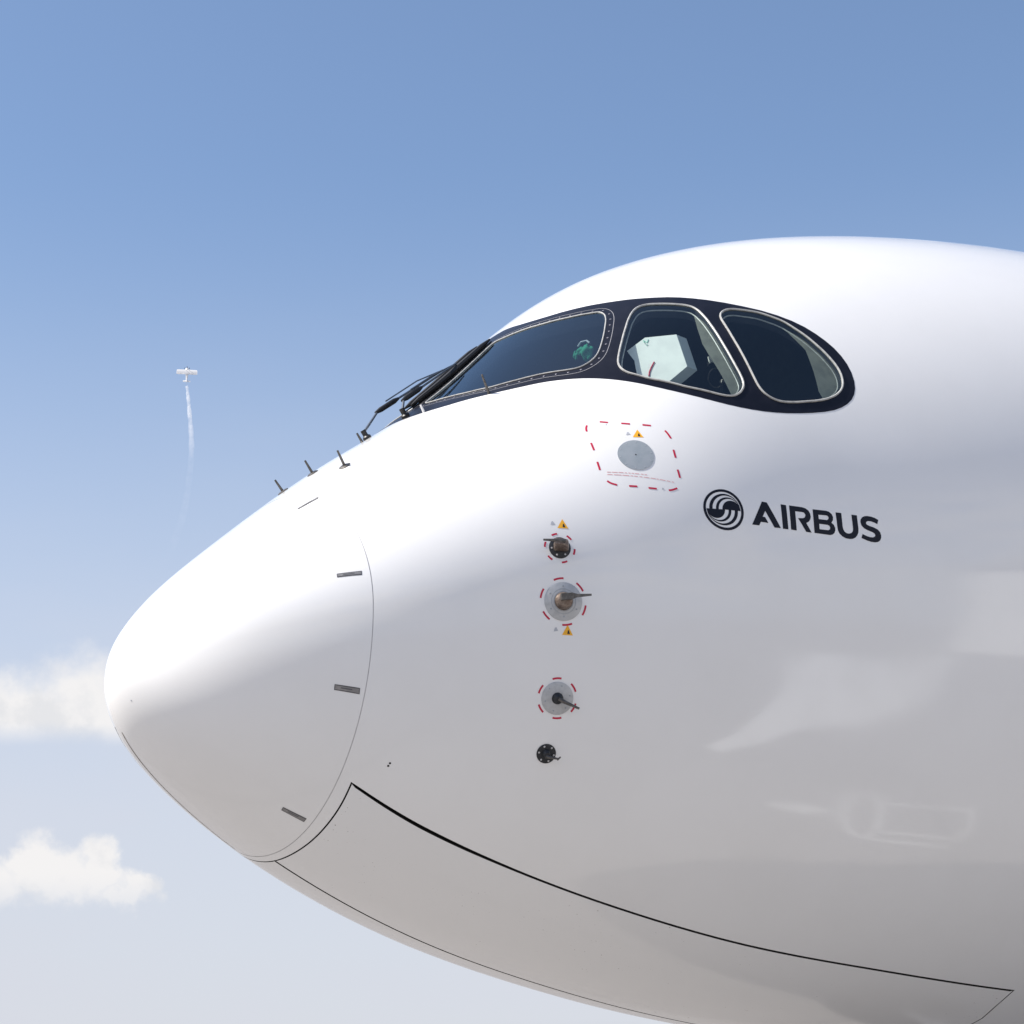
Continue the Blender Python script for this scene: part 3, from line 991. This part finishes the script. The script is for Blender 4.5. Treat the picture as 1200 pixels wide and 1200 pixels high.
def wiper(piv, mid, tip, b0, b1, rod):
    o = pt(*piv)
    n_ = Vector(normal(np.array([piv[0]]), np.array([piv[1]]))[0])
    wp = MB().lathe(o - n_ * (piv[2] + .004), n_, [(.030, 0), (.030, .02), (.018, .03), (.018, piv[2] + .02)], 16).build('wiper', 'wiper_black', air)
    MB().tube([o, pt(*mid)], [.010, .008], 8).build('arm', 'wiper_steel', wp)
    m_ = pt(*mid)
    # spring housing on the arm
    d = (pt(*tip) - m_).normalized()
    MB().tube([m_ - d * .02, m_ + d * .03, m_ + d * .16, m_ + d * .20], [.010, .019, .019, .010], 10).build('housing', 'wiper_black', wp)
    MB().tube([m_ + d * .19, pt(*tip)], [.008, .007], 8).build('arm', 'wiper_steel', wp)
    MB().tube([m_ + d * .10 + n_ * .03, pt(*rod), pt(*tip)], .0055, 6).build('link_rod', 'wiper_steel', wp)
    # blade with its rubber
    pts = [pt(b0[0] + (b1[0] - b0[0]) * k / 10, b0[1] + (b1[1] - b0[1]) * k / 10, b0[2] + (b1[2] - b0[2]) * k / 10) for k in range(11)]
    bl = MB().tube(pts, [.006] + [.017 + .006 * math.sin(math.pi * k / 10) for k in range(1, 10)] + [.007], 8).build('blade', 'wiper_black', wp)
    pts = [pt(b0[0] + (b1[0] - b0[0]) * k / 10, b0[1] + (b1[1] - b0[1]) * k / 10, .008) for k in range(11)]
    MB().tube(pts, .006, 6).build('rubber', 'wiper_black', bl)


wiper((2.06, 1.515, .05), (2.14, 1.55, .10), (2.58, 1.575, .06), (2.22, 1.605, .030), (2.82, 1.555, .028), (2.40, 1.57, .11))
wiper((1.90, 1.655, .05), (2.07, 1.665, .12), (2.56, 1.640, .07), (2.26, 1.690, .030), (2.80, 1.620, .028), (2.40, 1.655, .13))


# ---- nose gear, below the frame
ng = MB().tube([(7.35, 0, 2.6), (7.2, 0, .55)], [.13, .10], 14).build('nose_gear', 'plane_white', air)
MB().tube([(7.1, -.42, .52), (7.1, .42, .52)], .06, 10).build('axle', 'dark_metal', ng)
for s_ in (-1, 1):
    MB().lathe((7.1, s_ * .20, .52), (0, s_, 0), [(.30, 0), (.46, .02), (.52, .08), (.52, .18), (.46, .25), (.28, .26)], 30).build('wheel', 'tyre_rubber', ng)

# ------------------------------------------------------------------ things inside the cockpit
SEATP = [(3.047, -1.252, 1.117), (3.161, -1.305, 1.218), (3.311, -1.45, 1.226), (3.28, -1.583, 0.958), (3.169, -1.538, 0.852), (3.111, -1.515, 0.794), (3.019, -1.394, 0.841), (3.037, -1.358, 0.93), (3.056, -1.314, 1.033)]
ps = empty('sun_shield', (3.20, -1.25, G + .60))
tag(ps, 'white faceted sun shield with red and green marks behind the middle side window', 'sun shield')


def rel(p, base):
    return (p[0] - base[0], p[1] - base[1], p[2] + G - base[2])


sb = ps.location
nf = len(SEATP)
off = Vector((.085, .0, -.012))
v = [rel(p, sb) for p in SEATP] + [tuple(Vector(rel(p, sb)) + off) for p in SEATP]
mesh_obj('front_sheet', v[:nf], [tuple(range(nf))], 'cover_white', ps)
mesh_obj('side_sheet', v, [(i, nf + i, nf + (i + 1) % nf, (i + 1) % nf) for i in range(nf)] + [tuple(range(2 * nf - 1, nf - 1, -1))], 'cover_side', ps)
fwd = Vector((-.004, -.001, .001))
MB().tube([Vector(rel(p, sb)) + fwd for p in [(3.144, -1.416, 1.009), (3.117, -1.416, 0.965), (3.099, -1.419, 0.932), (3.086, -1.427, 0.897)]],
          .0045, 6).build('red_mark', 'decal_red', ps)
gm = MB()
for st_ in (((3.142, -1.322, 1.172), (3.147, -1.304, 1.195), (3.160, -1.330, 1.172)), ((3.160, -1.330, 1.172), (3.172, -1.327, 1.199)),
            ((3.148, -1.335, 1.150), (3.156, -1.338, 1.158))):
    gm.tube([Vector(rel(p, sb)) + fwd for p in st_], .0028, 6)
gm.build('green_mark', 'green_ink', ps)
MB().tube([(.02, -.10, .36), (.06, -.02, .15), (.06, .0, .0)], .012, 8).build('clamp_arm', 'panel_black', ps)

gcl = empty('green_cloth', (2.94, -.92, 1.10 + G))
tag(gcl, 'bright green cloth behind the rear corner of the windscreen', 'cloth')


def lump(name, c, r_, mat, parent, seed):
    rnd = random.Random(seed)
    n1, n2 = 20, 32
    vs, fs = [], []
    ph_ = [rnd.uniform(0, 6.28) for _ in range(6)]
    for i in range(n1 + 1):
        th = math.pi * i / n1
        for k in range(n2):
            an = 2 * math.pi * k / n2
            q = 1 + .16 * math.sin(3 * an + ph_[0] + 2 * th) + .10 * math.sin(5 * th + ph_[1] + an)
            vs.append((c[0] + r_[0] * q * math.sin(th) * math.cos(an), c[1] + r_[1] * q * math.sin(th) * math.sin(an), c[2] + r_[2] * q * math.cos(th)))
    for i in range(n1):
        for k in range(n2):
            l = (k + 1) % n2
            fs.append((i * n2 + k, (i + 1) * n2 + k, (i + 1) * n2 + l, i * n2 + l))
    return mesh_obj(name, vs, fs, mat, parent, smooth=True)


lump('fold', (.005, -.035, .075), (.036, .044, .052), 'green_cloth', gcl, 3)
lump('fold', (.01, .030, .108), (.022, .042, .026), 'green_cloth', gcl, 5)
lump('fold', (-.05, .02, .06), (.016, .016, .028), 'green_cloth', gcl, 9)
MB().tube([(.01, .07, .15), (.02, .05, .178), (.03, .0, .175), (.03, -.03, .15)], .007, 6).build('band', 'cover_side', gcl)
MB().box((.05, .02, -.30), (.05, 0, 0), (0, .08, 0), (0, 0, .30)).build('stand', 'panel_black', gcl, False)

hr = empty('grip_ring', (3.585, -1.52, .954 + G))
tag(hr, 'dark ring-shaped hand grip inside the lower rear corner of the middle side window', 'hand grip')
cr_, ca, cu = Vector((0, 0, 0)), Vector((.80, -.58, 0)), Vector((-.15, -.22, .96))
MB().tube([cr_ + (ca * math.cos(k * math.pi / 12) * .055 + cu * math.sin(k * math.pi / 12) * .065) for k in range(5, 22)], .005, 6).build('ring', 'dark_metal', hr)
lump('knob', (.005, -.055, -.045), (.022, .022, .02), 'dark_metal', hr, 2)
MB().tube([(.0, -.055, -.05), (.03, .02, -.30), (.05, .05, -.6)], .012, 6).build('post', 'panel_black', hr)
wl = empty('window_lever', (3.535, -1.53, 1.06 + G))
tag(wl, 'small white catch on the rear frame of the middle side window', 'window catch')
MB().box((0, 0, .01), (.014, -.008, .004), (.006, .010, 0), (-.006, 0, .022)).build('catch', 'cover_white', wl, False)
MB().box((.02, .03, .0), (.012, -.008, 0), (.02, .03, 0), (0, 0, .012)).build('bracket', 'panel_black', wl, False)

# ------------------------------------------------------------------ aerobatic biplane trailing smoke
bi = empty('biplane', (322.45, 629.96, 245.64 + G))
tag(bi, 'tiny white aerobatic biplane climbing steeply, trailing smoke', 'biplane')
# axes: nose up in the sky, wings across the view, belly half turned to us
ax_n = (_U * .86 + _F * .50 - _R * .04).normalized()
ax_w = (_R * .97 + _U * .15 + _F * .25).normalized()
ax_w = (ax_w - ax_n * ax_w.dot(ax_n)).normalized()
ax_t = ax_n.cross(ax_w)


def B(n, w_, t_):
    return ax_n * n + ax_w * w_ + ax_t * t_


MB().tube([B(2.2, 0, 0), B(2.0, 0, 0), B(1.2, 0, 0), B(0, 0, 0), B(-1.8, 0, .05), B(-3.2, 0, .1)], [.25, .48, .55, .52, .32, .12], 12).build('fuselage', 'plane_white', bi)
MB().tube([B(2.2, 0, 0), B(2.5, 0, 0)], [.22, .04], 10).build('spinner', 'plane_red', bi)
MB().box(B(2.35, 0, 0), B(0, .12, 0), B(.03, 0, 0), B(0, 0, .85)).build('propeller', 'plane_dark', bi)


def wing(name, n, t_, span, chord, sweep, mat='plane_white'):
    m_ = MB()
    for s_ in (-1, 1):
        vs = []
        for k in range(6):
            f_ = k / 5
            ch = chord * (1 - .18 * f_ ** 3)
            for cn, ct in ((-.5, 0), (-.1, .07), (.35, .06), (.5, 0), (.35, -.04), (-.1, -.05)):
                vs.append(B(n - sweep * f_ + cn * ch, s_ * f_ * span, t_ + ct * chord))
        fs = [(6 * i + k, 6 * i + (k + 1) % 6, 6 * i + 6 + (k + 1) % 6, 6 * i + 6 + k) for i in range(5) for k in range(6)] + [tuple(range(30, 36))]
        m_.add(vs, fs)
    return m_.build(name, mat, bi)


wing('upper_wing', 1.25, .95, 3.5, 1.6, .2)
wing('lower_wing', .45, -.55, 3.4, 1.6, -.1)
wing('tailplane', -2.9, .1, 1.25, .75, .1)
MB().add([B(-2.5, 0, .1), B(-3.4, 0, .1), B(-3.5, 0, 1.1), B(-3.1, 0, 1.1), B(-2.5, .06, .1), B(-3.4, .06, .1), B(-3.5, .06, 1.1), B(-3.1, .06, 1.1)],
         [(0, 1, 2, 3), (7, 6, 5, 4), (0, 4, 5, 1), (1, 5, 6, 2), (2, 6, 7, 3), (3, 7, 4, 0)]).build('fin', 'plane_white', bi)
for s_ in (-1, 1):
    MB().tube([B(.9, s_ * 2.4, .9), B(.5, s_ * 2.3, -.5)], .05, 6).build('strut', 'plane_dark', bi)
    MB().tube([B(1.1, s_ * .3, -.4), B(1.4, s_ * .8, -1.2)], .06, 6).build('gear_leg', 'plane_white', bi)
    MB().lathe(B(1.4, s_ * .75, -1.25), ax_w, [(.22, -.1), (.26, 0), (.22, .1)], 12).build('wheel', 'plane_dark', bi)
lump('canopy', tuple(B(.1, 0, .5)), (.35, .35, .35), 'plane_dark', bi, 4)

# its smoke trail
TR = [(323.1, 631.1, 241.8), (324.5, 632.2, 236.9), (325.9, 633.5, 231.5), (327.2, 634.8, 226.0), (328.3, 636.2, 220.5), (328.7, 637.9, 215.0),
      (329.1, 640.0, 208.0), (329.1, 642.2, 201.0), (327.9, 645.4, 192.6), (325.7, 649.4, 182.8), (322.6, 652.9, 175.7), (318, 657, 165.0), (312, 661, 152.0)]
mt = bpy.data.materials.new('smoke')
mt.use_nodes = True
MATS['smoke'] = mt
t = NT(mt.node_tree)
mt.node_tree.nodes.clear()
o_ = t.n('ShaderNodeOutputMaterial')
pv = t.n('ShaderNodeVolumePrincipled')
pv.inputs['Color'].default_value = (.97, .985, 1.0, 1)
pv.inputs['Anisotropy'].default_value = 0.0
tcn = t.n('ShaderNodeTexCoord').outputs['Object']
sx = t.n('ShaderNodeSeparateXYZ')
t.put(sx.inputs[0], tcn)
fall = t.m('ADD', t.ramp(sx.outputs[2], 216.0, 243.0, .0, 1.0), t.ramp(sx.outputs[2], 178.0, 220.0, .0, .035))
t.put(pv.inputs['Density'], t.m('MULTIPLY', fall, t.ramp(t.noise(tcn, .42, 4.0, .6), .25, .72)))
t.t.links.new(pv.outputs[0], o_.inputs['Volume'])
pts = smooth_line(TR, 2)
rr = [0.42 + 1.4 * (i / len(pts)) ** .8 + .08 * math.sin(i * 1.7) for i in range(len(pts))]
sm = MB().tube(pts, rr, 12).build('smoke_trail', 'smoke')
sm.location.z = G
tag(sm, 'thin white smoke trail hanging below the climbing biplane', 'smoke trail', kind='stuff')
